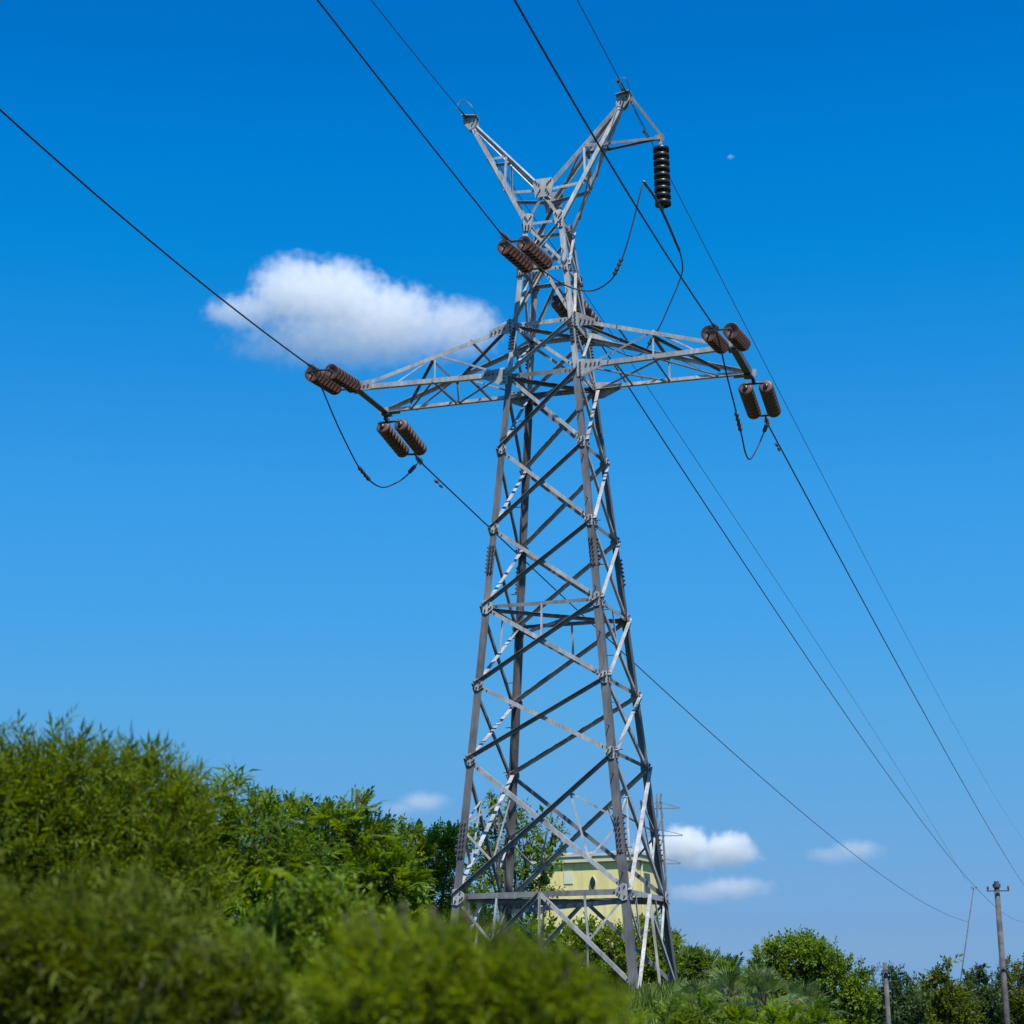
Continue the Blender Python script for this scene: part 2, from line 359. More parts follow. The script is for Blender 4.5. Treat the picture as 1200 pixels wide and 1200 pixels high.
# gusset plates with bolts where the braces meet the legs
def gusset(fi, c, pts2, bolts, t=0.012, off=0.004):
    """pts2, bolts in (along face to the right, up) from c"""
    n0 = V(FACES[fi][0]); rt = V((0, 0, 1)).cross(n0).normalized(); rt = -rt if False else rt
    lean = math.atan(0.0883 if c.z < 12.99 else 0.0987); upv = (V((0, 0, 1))*math.cos(lean)-n0*math.sin(lean)); n = rt.cross(upv).normalized()
    if n.dot(n0) < 0: n = -n
    mb = MB(); o = c+n*off
    plate(mb, [o+rt*x+upv*y for x, y in pts2], n, t); mb.mi = 1
    for x, y in bolts: bolt(mb, o+rt*x+upv*y+n*t, n, 0.016, 0.024)
    return mb.build('gusset_plate', [GUSSET, BOLT], T)
for fi, (n, l, r) in enumerate(FACES):
    for zn, s in (('p5', .72), ('p4', .72), ('z2', .85), ('p3', .68), ('p2', .66), ('z1', .92)):
        for c, d in ((l, 1), (r, -1)):
            P = corner(*c, zn)
            pts = [(d*x*s, y*s) for x, y in ((.01, .13), (.10, .15), (.23, .05), (.23, -.07), (.10, -.17), (.01, -.15))]
            gusset(fi, P, pts, [(d*x*s, y*s) for x, y in ((.06, .09), (.06, -.09), (.15, -.06), (.19, -.03), (.15, .06))], off=0.016)
    for zn in ('z5', 'p1'):
        for c, d in ((l, 1), (r, -1)):
            P = corner(*c, zn); k = .85 if zn == 'z5' else 0.65
            pts = [(d*x*k, y*k) for x, y in ((-.03, .16), (.07, .25), (.22, .20), (.20, -.02), (.16, -.2), (.0, -.2))] if zn == 'z5' else [(d*x*k, y*k) for x, y in ((-.005, .17), (.12, .17), (.20, .08), (.20, -.06), (.12, -.16), (-.005, -.16))]
            if zn == 'z5' and fi % 2 == 1: continue
            gusset(fi, P, pts, [(d*x*k, y*k) for x, y in ((.03, .15), (.06, .10), (.09, .05), (.17, .15), (.14, .1), (.05, -.08), (.05, -.14), (.12, -.08), (.12, -.14))], off=0.014)

# ---- crossarms
TIPZ = 12.99
def arm(s):
    A = empty('crossarm', parent=T)
    x1 = 3.70; nearT, farT = V((s*x1, -0.86, TIPZ)), V((s*x1, 0.75, TIPZ))
    for sy, tip in ((-1, nearT), (1, farT)):
        lo, hi = corner(s, sy, 'z3'), corner(s, sy, 'z4')
        up_tip = tip+V((-s*0.12, 0, 0.10)); out = V((0, sy, 0))
        mb = MB(); angle(mb, lo, tip, .09, (0, 0, 1), (0, -sy, 0), .011); mb.build('lower_chord', STEEL_SUNLIT, A)
        mb = MB(); angle(mb, hi, up_tip, .075, (0, 0, -1), (0, -sy, 0), .01); mb.build('upper_chord', STEEL_SUNLIT, A)
        def U(x): k = (abs(x)-abs(hi.x))/(abs(up_tip.x)-abs(hi.x)); return hi.lerp(up_tip, k)
        def L(x): k = (abs(x)-abs(lo.x))/(abs(tip.x)-abs(lo.x)); return lo.lerp(tip, k)
        for P, Q, w in ((U(2.12), L(2.12), .032), (lo, U(2.12), .036), (U(2.12), L(3.0), .030)):
            mb = MB(); y = V((0, -sy*0.013, 0)); angle(mb, P+y, Q+y, w, (1, 0, 0.3), (0, -sy, 0), w*0.1); mb.build('web_brace', STEEL_SUNLIT, A)
        # root gussets with bolts
        for c, zz in ((lo, 0), (hi, 1)):
            mb = MB(); o = c+V((0, sy*0.016, 0))
            e = (tip if zz == 0 else up_tip)-c; e.normalize()
            pts = [o+V((-s*0.03, 0, .16 if zz == 0 else .12)), o+V((-s*0.03, 0, -.17)), o+V((s*0.12, 0, -.17)), o+e*0.46+V((0, 0, -.02 if zz == 0 else -.08)), o+e*0.46+V((0, 0, .11 if zz == 0 else .045)), o+V((s*.1, 0, .16 if zz == 0 else .09))]
            plate(mb, pts, (0, sy, 0), .012); mb.mi = 1
            for q in (V((s*.04, 0, .1)), V((s*.04, 0, .03)), V((s*.04, 0, -.05)), V((s*.04, 0, -.12)), *[e*q_+V((0, 0, .05 if zz == 0 else -.02)) for q_ in (.16, .25, .33, .41)]):
                bolt(mb, o+q+V((0, sy*.012, 0)), (0, sy, 0), .018, .024)
            mb.build('root_plate', [GUSSET, BOLT], A)
        mb = MB(); o = tip+V((0, sy*0.014, 0))
        plate(mb, [o+V((s*.08, 0, .11)), o+V((s*.08, 0, -.03)), o+V((-s*.35, 0, -.03)), o+V((-s*.35, 0, .17)), o+V((-s*.05, 0, .13))], (0, sy, 0), .012); mb.mi = 1
        for q in ((-.05, .03), (-.14, .04), (-.22, .05), (-.3, .06), (.02, .05)): bolt(mb, o+V((s*q[0], sy*.012, q[1])), (0, sy, 0), .017, .022)
        mb.build('tip_plate', [GUSSET, BOLT], A)
    # plan bracing top and bottom
    def pt(sy, x, top):
        tip = nearT if sy < 0 else farT; c = corner(s, sy, 'z4' if top else 'z3'); t2 = tip+V((-s*0.12, 0, 0.10)) if top else tip
        return c.lerp(t2, (x-abs(c.x))/(abs(t2.x)-abs(c.x)))
    zz = [((-1, .62), (1, 2.12)), ((1, 2.12), (-1, 2.12)), ((-1, 2.12), (1, 3.1))]
    for top in (0, 1):
        for (s1, xa), (s2, xb) in zz:
            P, Q = pt(s1, max(xa, .75), top), pt(s2, xb, top); o = V((0, 0, .015 if not top else -.1))
            mb = MB(); angle(mb, P+o, Q+o, .05 if top else .038, (s, 0.2, 0), (0, 0, -1 if top else 1), .006); mb.build('plan_brace', STEEL, A)
        P, Q = pt(-1, 1.4, top), pt(1, 1.4, top)
        mb = MB(); angle(mb, P, Q, .038, (s, 0, 0), (0, 0, 1), .006); mb.build('plan_brace', STEEL, A)
    mb = MB()
    angle(mb, nearT+V((0, -.12, -.013)), farT+V((0, .12, -.013)), .13, (-s, 0, 0), (0, 0, 1), .012)
    plate(mb, [nearT+V((s*.02, -.16, -.03)), nearT+V((-s*.16, -.10, -.03)), nearT+V((-s*.16, .12, -.03)), nearT+V((s*.02, .12, -.03))], (0, 0, -1), .014)
    plate(mb, [farT+V((s*.02, .16, -.03)), farT+V((-s*.16, .10, -.03)), farT+V((-s*.16, -.12, -.03)), farT+V((s*.02, -.12, -.03))], (0, 0, -1), .014)
    mb.build('end_beam', STEEL_LEG, A)
for s in (-1, 1): arm(s)

# ---- V shaped top
VF = {sy: V((0, sy*0.34, 16.86)) for sy in (-1, 1)}
NECK = {(sx, sy): corner(sx, sy, 'z5') for sx in (-1, 1) for sy in (-1, 1)}
for sy in (-1, 1):
    fi = 0 if sy < 0 else 2
    for sx in (-1, 1):
        mb = MB(); angle(mb, NECK[sx, sy], VF[sy]-V((0, 0, .08)), .065, (-sx, 0, 1), (0, -sy, 0), .007); mb.build('brace', STEEL, T)
    k = 1 if sy < 0 else -1
    gusset(fi, VF[sy], [(-.21, .10), (-.16, .19), (.16, .19), (.21, .10), (.155, -.21), (-.155, -.21)],
           [(x*s_, y) for s_ in (-1, 1) for x, y in ((.155, .14), (.12, .10), (.085, .06), (.115, -.16), (.09, -.11), (.06, -.06))], off=0.02)
    # belt across the V at mid height
def peak(sx):
    A = empty('peak_arm', parent=T)
    P = V((sx*1.62, 0, 18.66)); nodes = {}
    for sy in (-1, 1):
        tipo = P+V((-sx*0.03, sy*0.05, -.02))
        up0 = VF[sy]+V((sx*.06, 0, .03)); lo0 = NECK[sx, sy]
        mb = MB(); angle(mb, up0, tipo+V((0, 0, .03)), .072, (-sx, 0, -1), (0, -sy, 0), .009); mb.build('upper_chord', STEEL_SUNLIT, A)
        mb = MB(); angle(mb, lo0, tipo+V((0, 0, -.10)), .08, (sx*-1, 0, .6), (0, -sy, 0), .01); mb.build('lower_chord', STEEL_SUNLIT, A)
        def U(z, up0=up0, tipo=tipo): return up0.lerp(tipo, (z-up0.z)/(tipo.z-up0.z))
        def L(z, lo0=lo0, tipo=tipo): t2 = tipo+V((0, 0, -.1)); return lo0.lerp(t2, (z-lo0.z)/(t2.z-lo0.z))
        nodes[sy] = (U, L)
        for a, b, w in ((U(17.73), L(17.73), .05), (U(17.7), L(16.95), .042), (VF[sy]+V((0, 0, -.02)), L(16.93), .055)):
            o = V((0, -sy*0.012, 0)); mb = MB(); angle(mb, a+o, b+o, w, (0, 0, -1) if abs(a.z-b.z) < .3 else (sx, 0, 0), (0, -sy, 0), w*.1); mb.build('web_brace', STEEL_SUNLIT, A)
    for i in (0, 1):
        f, g = nodes[-1][i], nodes[1][i]
        zs = (17.73, 16.95) if i == 1 else (17.73,)
        for z in zs:
            mb = MB(); angle(mb, f(z), g(z), .032, (0, 0, 1), (sx, 0, 0), .005); mb.build('web_brace', STEEL_SUNLIT, A)
        for za, zb in ((17.7, 17.2), (17.2, 16.4)) if i == 1 else ((17.7, 17.05),):
            mb = MB(); angle(mb, f(za), g(zb), .032, (0, 0, 1), (sx, 0, 0), .005); mb.build('web_brace', STEEL_SUNLIT, A)
    mb = MB()
    for sy in (-1, 1):
        plate(mb, [P+V((sx*.09, sy*.06, .08)), P+V((-sx*.18, sy*.06, .02)), P+V((-sx*.20, sy*.06, -.16)), P+V((-sx*.04, sy*.06, -.22)), P+V((sx*.09, sy*.06, -.05))], (0, sy, 0), .012)
    plate(mb, [P+V((sx*.1, -.16, .09)), P+V((sx*.1, .16, .09)), P+V((-sx*.2, .12, .06)), P+V((-sx*.2, -.12, .06))], (0, 0, 1), .012)
    mb.mi = 1
    for q in ((-.05, -.03), (-.1, -.1), (.02, 0), (-.14, -.04)): bolt(mb, P+V((sx*q[0], -.072, q[1])), (0, -1, 0), .015, .02)
    mb.build('peak_cap', [GUSSET, BOLT], A)
    return nodes
peak(-1); NR = peak(1)
JT = V((2.27, 0, 17.74))
BR = empty('jumper_bracket', parent=T)
for sy in (-1, 1):
    U, L = NR[sy]
    mb = MB(); angle(mb, U(17.72) if sy < 0 else L(17.72), JT+V((0, sy*.03, 0)), .055 if sy < 0 else .04, (0, 0, -1), (0, -sy, 0), .007); mb.build('bracket_arm', STEEL, BR)
mb = MB(); angle(mb, V((1.70, 0, 18.66)), JT+V((-.02, 0, .04)), .05, (1, 0, 0.4), (0, 1, 0), .006); mb.build('bracket_stay', STEEL, BR)
mb = MB(); plate(mb, [JT+V((-.12, 0, .05)), JT+V((.07, 0, .05)), JT+V((.07, 0, -.1)), JT+V((-.05, 0, -.1))], (0, -1, 0), .014); mb.build('hanger_plate', STEEL, BR)

# ---------------------------------------------------------------- insulator strings
def disc_mesh(name, m):
    mb = MB()
    mb.mi = 1; lathe(mb, [(0.001, -.012), (.036, -.012), (.046, .0), (.050, .033)], 14)
    mb.mi = 0; lathe(mb, [(.050, .030), (.085, .030), (.118, .038), (.136, .052), (.143, .074), (.143, .126), (.136, .130), (.126, .108), (.116, .126), (.106, .104), (.090, .118), (.082, .098), (.064, .108), (.056, .092), (.02, .094)], 26)
    mb.mi = 1; lathe(mb, [(.018, .09), (.018, .150), (.001, .150)], 8)
    me = bpy.data.meshes.new(name); me.from_pydata(mb.v, [], mb.f); me.materials.append(m); me.materials.append(HARDWARE)
    me.polygons.foreach_set('material_index', mb.m); me.polygons.foreach_set('use_smooth', mb.smooth); me.update(); return me
DISC = disc_mesh('insulator_disc', PORCELAIN); DISC_D = disc_mesh('insulator_disc_dark', PORCELAIN_DARK)
def make_string_pair():
    """along +Y from the tower end at the origin; clamp end at y = 1.9"""
    R = empty('insulator_pair'); sp = 0.195
    mb = MB(); cyl(mb, (0, -.05, 0), (0, .17, 0), .018, 8)
    for y in (-.02, .08): 
        plate(mb, [(-.03, y, -.035), (-.03, y+.11, -.035), (-.03, y+.11, .035), (-.03, y, .035)], (1, 0, 0), .012); plate(mb, [(.02, y, -.035), (.02, y+.11, -.035), (.02, y+.11, .035), (.02, y, .035)], (1, 0, 0), .012)
    mb.build('shackle', HARDWARE, R)
    for y, d in ((.16, 1), (1.60, -1)):
        mb = MB()
        plate(mb, [(-sp-.04, y+d*.045, -.009), (sp+.04, y+d*.045, -.009), (sp+.04, y+d*.0, -.009), (.05, y-d*.035, -.009), (-.05, y-d*.035, -.009), (-sp-.04, y, -.009)], (0, 0, 1), .018)
        for x in (-sp, sp): cyl(mb, (x, y+d*.02, 0), (x, y+d*.14, 0), .016, 8); bolt(mb, (x, y+d*.02, .009), (0, 0, 1), .02, .03); bolt(mb, (x, y+d*.02, -.009), (0, 0, -1), .02, .03)
        bolt(mb, (0, y, .009), (0, 0, 1), .02, .03)
        mb.build('yoke_plate', HARDWARE, R)
    for x in (-sp, sp):
        S = empty('disc_string', (x, .29, 0), R)
        for i in range(8):
            o = bpy.data.objects.new('insulator_disc', DISC); COL.objects.link(o); o.parent = S; o.location = (0, i*.146, 0)
    mb = MB(); cyl(mb, (0, 1.60, 0), (0, 1.75, 0), .02, 8); cyl(mb, (0, 1.72, 0), (0, 2.0, 0), .034, 10, .026); cyl(mb, (0, 1.98, 0), (0, 2.12, 0), .026, 10, .016)
    for y in (1.78, 1.86, 1.94): tube(mb, [(.05*math.sin(t), y, -.05*math.cos(t)) for t in [i*.5 for i in range(-5, 6)]], .008, 5); bolt(mb, (0, y, -.05), (0, 0, -1), .016, .03)
    mb.build('dead_end_clamp', HARDWARE, R)
    return R
def copy_tree(o, parent=None):
    c = o.copy(); COL.objects.link(c)
    if parent: c.parent = parent; c.matrix_parent_inverse = o.matrix_parent_inverse.copy()
    for ch in [x for x in bpy.data.objects if x.parent == o]: copy_tree(ch, c)
    return c
ENDS = [  # attach, clamp, label
    ((-3.70, -.97, 12.93), (-3.745, -2.75, 12.835), 'brown insulator string pair reaching toward the viewer from the left crossarm'),
    ((-3.70, .86, 12.93), (-3.63, 2.62, 12.56), 'brown insulator string pair hanging from the far corner of the left crossarm'),
    ((3.70, -.97, 12.93), (3.66, -2.80, 12.735), 'brown insulator string pair reaching toward the viewer from the right crossarm'),
    ((3.70, .86, 12.93), (3.655, 2.62, 12.66), 'brown insulator string pair hanging from the far corner of the right crossarm'),
    ((0.02, -.55, 15.06), (-.19, -2.42, 15.06), 'dark insulator string pair on the near side of the tower body below the V'),
    ((0.02, .55, 15.06), (.345, 2.33, 14.59), 'brown insulator string pair behind the tower body seen through its braces')]
proto = make_string_pair()
pairs = [proto]+[copy_tree(proto) for _ in ENDS[1:]]
CL = []
for R, (a, c, lab) in zip(pairs, ENDS):
    a, c = V(a), V(c); d = (c-a); L = d.length; y = d.normalized(); x = y.cross(V((0, 0, 1))).normalized(); zz = x.cross(y)
    R.matrix_world = Matrix(((x.x, y.x, zz.x, a.x), (x.y, y.y, zz.y, a.y), (x.z, y.z, zz.z, a.z), (0, 0, 0, 1)))
    tag(R, lab, 'insulator', 'paired strain insulator strings')
    CL.append(a+y*2.08)
JS = empty('jumper_insulator', (2.27, 0, 17.66)); tag(JS, 'long black insulator string hanging upright from the bracket at top right', 'insulator')
mb = MB(); cyl(mb, (2.27, 0, 17.69), (2.27, 0, 17.56), .016, 8); plate(mb, [(2.24, 0, 17.70), (2.30, 0, 17.70), (2.30, 0, 17.60), (2.24, 0, 17.60)], (0, -1, 0), .012); mb.build('shackle', GUSSET, JS)
DS = empty('disc_string', (0, 0, -.1), JS)
for i in range(9):
    o = bpy.data.objects.new('insulator_disc', DISC_D); COL.objects.link(o); o.parent = DS; o.location = (0, 0, -i*.139); o.rotation_euler = (-math.pi/2, 0, 0); o.scale = (1.12, 1, 1.12)
zb = 17.56-9*.139
mb = MB(); cyl(mb, (2.27, 0, zb+.02), (2.25, 0, zb-.10), .018, 8); plate(mb, [(2.25, -.06, zb-.03), (2.25, .06, zb-.03), (2.25, .09, zb-.13), (2.25, -.09, zb-.13)], (1, 0, 0), .02); mb.build('clamp', HARDWARE, JS)

# ---------------------------------------------------------------- conductors
def damper(mb, p, d):
    d = V(d).normalized(); p = V(p)
    cyl(mb, p, p-V((0, 0, .09)), .018, 8); q = p-V((0, 0, .09))
    cyl(mb, q-d*.2, q+d*.2, .007, 6)
    for s in (-1, 1): cyl(mb, q+d*(s*.13), q+d*(s*.23), .032, 10, .026)
def span(name, start, a, b, ylen, r, label, cat, damp=None, group=None, n=60, lead=None):
    s = V(start); sg = 1 if ylen > 0 else -1; pts = []
    for i in range(n+1):
        t = (i/n)**1.6; dy = ylen*t; pts.append(s+V((0, dy, a*dy+b*dy*dy)))
    mb = MB(); tube(mb, pts, r, 6); o = mb.build(name, CABLE); tag(o, label, cat, group)
    if damp:
        for dd in damp:
            dm = MB(); damper(dm, s+V((0, sg*dd, a*sg*dd+b*dd*dd-r)), (0, 1, a)); dm.build('vibration_damper', HARDWARE, o)
    return o
G = 'line conductors of the tower'
span('conductor', CL[0], .028, .0042, -60, .0145, 'dark cable from the left crossarm to the left edge of the sky', 'cable', None, G)
span('conductor', CL[4], .002, .0006, -60, .0145, 'dark cable from the tower body up to the top left edge', 'cable', None, G)
span('conductor', CL[2], .060, .0035, -60, .0145, 'dark cable from the right crossarm crossing before the V top', 'cable', None, G)
span('conductor', CL[1], -.061, .000223, 176, .016, 'dark cable from the hanging left insulators passing behind the tower', 'cable', [1.0], G)
span('conductor', CL[5], -.066, .000205, 240, .016, 'dark cable coming out from under the right crossarm', 'cable', None, G)
span('conductor', CL[3], -.029, .00009, 230, .016, 'dark cable from the hanging right insulators down to the right edge', 'cable', [1.1], G)
GW = 'thin earth wires on the peaks'
def gspan(start, a, b, ylen, label, loop, damp):
    o = span('earth_wire', start, a, b, ylen, .009, label, 'wire', damp, GW)
    sg = 1 if ylen > 0 else -1; s = V(start)
    mb = MB(); cyl(mb, s-V((0, sg*.1, 0)), s+V((0, sg*.45, a*sg*.45)), .022, 8, .012); mb.build('dead_end_clamp', HARDWARE, o)
    if loop: mb = MB(); tube(mb, spline(loop, 6), .008, 6); mb.build('tail_loop', HARDWARE, o)
PL, PR = V((-1.64, 0, 18.72)), V((1.64, 0, 18.74))
gspan(PL+V((0, -.12, 0)), .06, .002, -60, 'thin wire from the left peak up to the top edge', [(-1.72, -.5, 18.72), (-1.74, -.35, 18.86), (-1.68, -.3, 18.99), (-1.56, -.3, 18.95), (-1.43, -.3, 18.78), (-1.38, -.2, 18.6), (-1.45, -.1, 18.48)], None)
gspan(PR+V((0, -.12, 0)), -.004, -.0015, -60, 'thin wire from the right peak up to the top edge', [(1.60, -.6, 18.74), (1.62, -.35, 18.93), (1.70, -.3, 18.9), (1.74, -.2, 18.72)], [.5])
gspan(PL+V((0, .12, 0)), -.036, -.0001, 147, 'thin pale wire running down from the left peak behind the right crossarm', None, None)
gspan(PR+V((0, .12, 0)), -.0165, .0001, 230, 'thin pale wire passing beside the black insulator down to the right edge', [(1.66, .3, 18.7), (1.75, .5, 18.4), (1.85, .6, 18.15), (1.9, .7, 18.05)], [1.5])
def jumper(pts, label, clamps, rod=None):
    sp_ = spline(pts, 8); mb = MB(); tube(mb, sp_, .0145, 6); o = mb.build('jumper_cable', CABLE); tag(o, label, 'cable', 'looping jumper cables')
    for i, l in clamps:
        p = V(pts[i]); q = V(pts[i+1]); d = (q-p).normalized(); c = MB(); m = p.lerp(q, .5)
        cyl(c, m-d*l, m+d*l, .03, 8)
        for k in (-.8, -.3, .3, .8): cyl(c, m+d*(l*k-.02), m+d*(l*k+.02), .043, 8)
        c.build('parallel_clamp', HARDWARE, o)
    if rod: c = MB(); tube(c, spline(rod, 4), .028, 8); c.build('support_tube', HARDWARE, o)
def back(i, k): a, c = V(ENDS[i][0]), V(ENDS[i][1]); return a+(c-a).normalized()*k
jumper([back(0, 1.80)-V((0, 0, .05)), (-3.70, -2.5, 12.55), (-3.68, -1.89, 12.12), (-3.68, -1.33, 11.82), (-3.68, -.66, 11.52), (-3.68, -.05, 11.40), (-3.68, .6, 11.43), (-3.68, 1.22, 11.64), (-3.68, 1.98, 12.0), back(1, 1.85)-V((0, 0, .05))],
       'jumper cable looping below the left crossarm end', [(4, .28), (8, .16)])
jumper([back(2, 1.80)-V((0, 0, .05)), (3.66, -2.35, 12.50), (3.66, -1.81, 12.15), (3.66, -1.10, 11.78), (3.66, -.55, 11.45), (3.66, -.25, 11.22), (3.66, .1, 11.17), (3.66, .5, 11.30), (3.66, 1.18, 11.66), (3.66, 2.10, 12.22), back(3, 1.85)-V((0, 0, .05))],
       'jumper cable looping below the right crossarm end', [(3, .22), (9, .16)])
jumper([back(4, 1.80)-V((0, 0, .05)), (.1, -2.25, 14.75), (.45, -1.95, 14.45), (.76, -1.75, 14.24), (1.07, -1.7, 14.12), (1.34, -1.7, 14.11), (1.64, -1.7, 14.30), (1.84, -1.7, 14.69), (2.01, -1.7, 15.2), (2.16, -1.7, 15.73), (2.22, -1.68, 15.98), (2.25, -1.57, 16.09),
        (2.25, -.9, 16.2), (2.25, -.08, 16.20), (2.25, .7, 16.12), (2.25, 1.5, 16.02), (2.2, 2.1, 15.85), (2.08, 2.25, 15.6), (1.92, 2.25, 15.25), (1.66, 2.25, 14.72), (1.36, 2.25, 14.27), (1.05, 2.25, 14.15), back(5, 1.85)-V((0, 0, .05))],
       'long jumper cable held away from the tower by the black insulator', [(6, .17), (19, .17)], [(2.25, -1.62, 16.12), (2.25, -.7, 16.21), (2.25, .3, 16.17), (2.25, 1.55, 16.0)])

# ---------------------------------------------------------------- yellow building behind the tower
def building():
    D = 80.0
    c0 = at(746, 1000, D); a = at(640, 1003, D+1.2)
    ux = V((c0.x-a.x, c0.y-a.y, 0)); W = ux.length; ux.normalize(); uy = V((-ux.y, ux.x, 0))
    if uy.dot(V((_fw.x, _fw.y, 0))) < 0: uy = -uy
    gz = ground_h(c0.x, c0.y)-.2; H = c0.z-gz; org = V((c0.x, c0.y, gz)); DP = 3.3
    R = empty('yellow_building', (org.x, org.y, gz)); tag(R, 'pale yellow flat roofed building standing behind the tower legs', 'building')
    def w(x, y, z): return org+ux*x+uy*y+V((0, 0, z))
    wins = [(-2.05, 'lens'), ]
    def boxw(mb, x0, x1, y0, y1, z0, z1):
        p = [w(x0, y0, z0), w(x1, y0, z0), w(x1, y1, z0), w(x0, y1, z0), w(x0, y0, z1), w(x1, y0, z1), w(x1, y1, z1), w(x0, y1, z1)]
        mb.add(p, [[0, 3, 2, 1], [4, 5, 6, 7], [0, 1, 5, 4], [1, 2, 6, 5], [2, 3, 7, 6], [3, 0, 4, 7]])
    mb = MB(); boxw(mb, -W-.6, 0, 0, DP, 0, H-.30); mb.build('wall', WALL_YELLOW, R)
    mb = MB(); boxw(mb, -W-.75, .15, -.15, DP+.15, H-.28, H-.05); rf = mb.build('eave', FASCIA, R)
    mb = MB(); boxw(mb, -W-.80, .20, -.20, DP+.2, H-.046, H+.06); mb.build('roof_slab', ROOF_PALE, R)
    mb = MB()
    for x in (-3.2, -2.2, -1.1, -.2): boxw(mb, x-.3, x+.3, .1, .4, H+.062, H+.15)
    mb.build('roof_tiles', ROOF_PALE, R)
    # lens shaped window
    def lens(k, cx, cz, hw_, hh):
        pts = []
        for s in (1, -1):
            for i in range(12):
                t = -1+2*i/12; t = t*s; pts.append((cx+s*hw_*k*(1-t*t), cz+hh*(1-(1-k)*.6)*t))
        return pts
    cx, cz = -1.93, H-1.16
    mb = MB(); plate(mb, [w(x, -.004, z) for x, z in lens(1, cx, cz, .15, .33)], -uy, .05); f = mb.build('window', FASCIA, R)
    mb = MB(); plate(mb, [w(x, -.056, z) for x, z in lens(.82, cx, cz, .15, .33)], -uy, .006); mb.build('pane', PANE, f)
    mb = MB(); boxw(mb, -3.2, -2.8, -.03, -.003, H-1.15, H-.62); mb.build('vent_cover', PATCH, R)
    # tall window in the side wall
    mb = MB(); boxw(mb, .003, .06, 1.0, 1.7, H-1.7, H-.75); f = mb.build('window', GREEN_PAINT, R)
    mb = MB(); boxw(mb, .062, .07, 1.08, 1.62, H-1.62, H-.83); mb.build('pane', PANE, f)
    mb = MB(); cyl(mb, w(.05, .5, H-.3), w(.05, .5, 0), .05, 8); mb.build('downpipe', FASCIA, R)
building()

# ---------------------------------------------------------------- poles
def pole(name, px, top_py, d, r, label, arms=(), mt=CONCRETE, cat='pole', lean=0, cap=False):
    top = at(px, top_py, d); gz = ground_h(top.x, top.y)-.3; base = V((top.x, top.y, gz))-RIGHT*lean
    R = empty(name, tuple(base)); tag(R, label, cat)
    mb = MB(); tube(mb, [base, base.lerp(top, .5), top], r*1.12, 14, r*.85); mb.build('shaft', mt, R)
    for dz, hl, ins in arms:
        p = top-V((0, 0, dz)); ax = RIGHT*1.0; ax = V((ax.x, ax.y, 0)).normalized(); fr = V((-ax.y, ax.x, 0))
        mb = MB(); q = p-fr*(r+.06)
        angle(mb, q-ax*hl, q+ax*hl, .04, (0, 0, -1), fr, .008); ca = mb.build('crossarm', HARDWARE, R)
        for k in ins:
            mb = MB(); lathe(mb, [(.001, .14), (.02, .14), (.04, .11), (.02, .09), (.05, .06), (.02, .04), (.02, 0)], 10, q+ax*(hl*k), 'Z'); mb.build('pin_insulator', PORCELAIN, ca)
    if cap:
        mb = MB(); cyl(mb, top, top+V((0, 0, .12)), r*1.25, 12); cyl(mb, top+V((0, 0, .12)), top+V((0, 0, .2)), r*.8, 12); mb.build('pole_cap', HARDWARE, R)
    return R, top
_, UT = pole('utility_pole', 1168, 1040, 67, .105, 'weathered grey utility pole with a short crossarm above the hedge at right', [(.10, .38, (-.9, .9)), (2.6, .20, ())], cap=True)
pole('concrete_post', 1037, 1128, 40, .052, 'short grey post standing among the bushes at lower right', [(.14, .09, ())], cap=False)
pole('distant_pole', 1141, 1040, 185, .05, 'thin far off pole where the cables end in the sky', [(.05, .3, (-.8, .8))], CONCRETE, lean=3.1)
# a far lattice line pole behind the right legs
def far_pylon():
    d = 190.0; top = at(772, 930, d); gz = ground_h(top.x, top.y)-.3; base = V((top.x, top.y, gz)); H = top.z-gz
    R = empty('distant_pylon', tuple(base)); tag(R, 'small distant pylon with three crossarms beside the right legs of the tower', 'pylon')
    ax = V((RIGHT.x, RIGHT.y, 0)).normalized(); fr = V((-ax.y, ax.x, 0)); mb = MB()
    def cr(sx, sy, z): k = .9-.65*(z/H); return base+ax*(sx*k)+fr*(sy*k)+V((0, 0, z))
    for sx in (-1, 1):
        for sy in (-1, 1): angle(mb, cr(sx, sy, 0), cr(sx, sy, H), .14, ax*-sx, fr*-sy, .02)
    n = 12
    for i in range(n):
        za, zc = H*i/n, H*(i+1)/n
        for sy in (-1, 1):
            angle(mb, cr(-1, sy, za), cr(1, sy, zc), .08, ax, fr*-sy, .01); angle(mb, cr(sy, -1, za), cr(sy, 1, zc), .08, fr, ax*-sy, .01)
    mb.build('lattice_body', STEEL, R)
    for py, l in ((947, 2.0), (979, 2.2), (1012, 1.9)):
        z = at(772, py, d).z; p = base+V((0, 0, z-gz)); mb = MB()
        for sy in (-1, 1): angle(mb, p-ax*l, p+ax*l, .09, (0, 0, -1), fr, .01) if sy < 0 else angle(mb, p+fr*.3-ax*l*.98+V((0, 0, .02)), p+fr*.3+ax*l*.98+V((0, 0, .02)), .09, (0, 0, -1), fr, .01)
        for s in (-1, 1): angle(mb, p+V((0, 0, .55)), p+ax*(s*l), .06, (0, 0, 1), fr, .008)
        mb.build('crossarm', STEEL, R)
far_pylon()

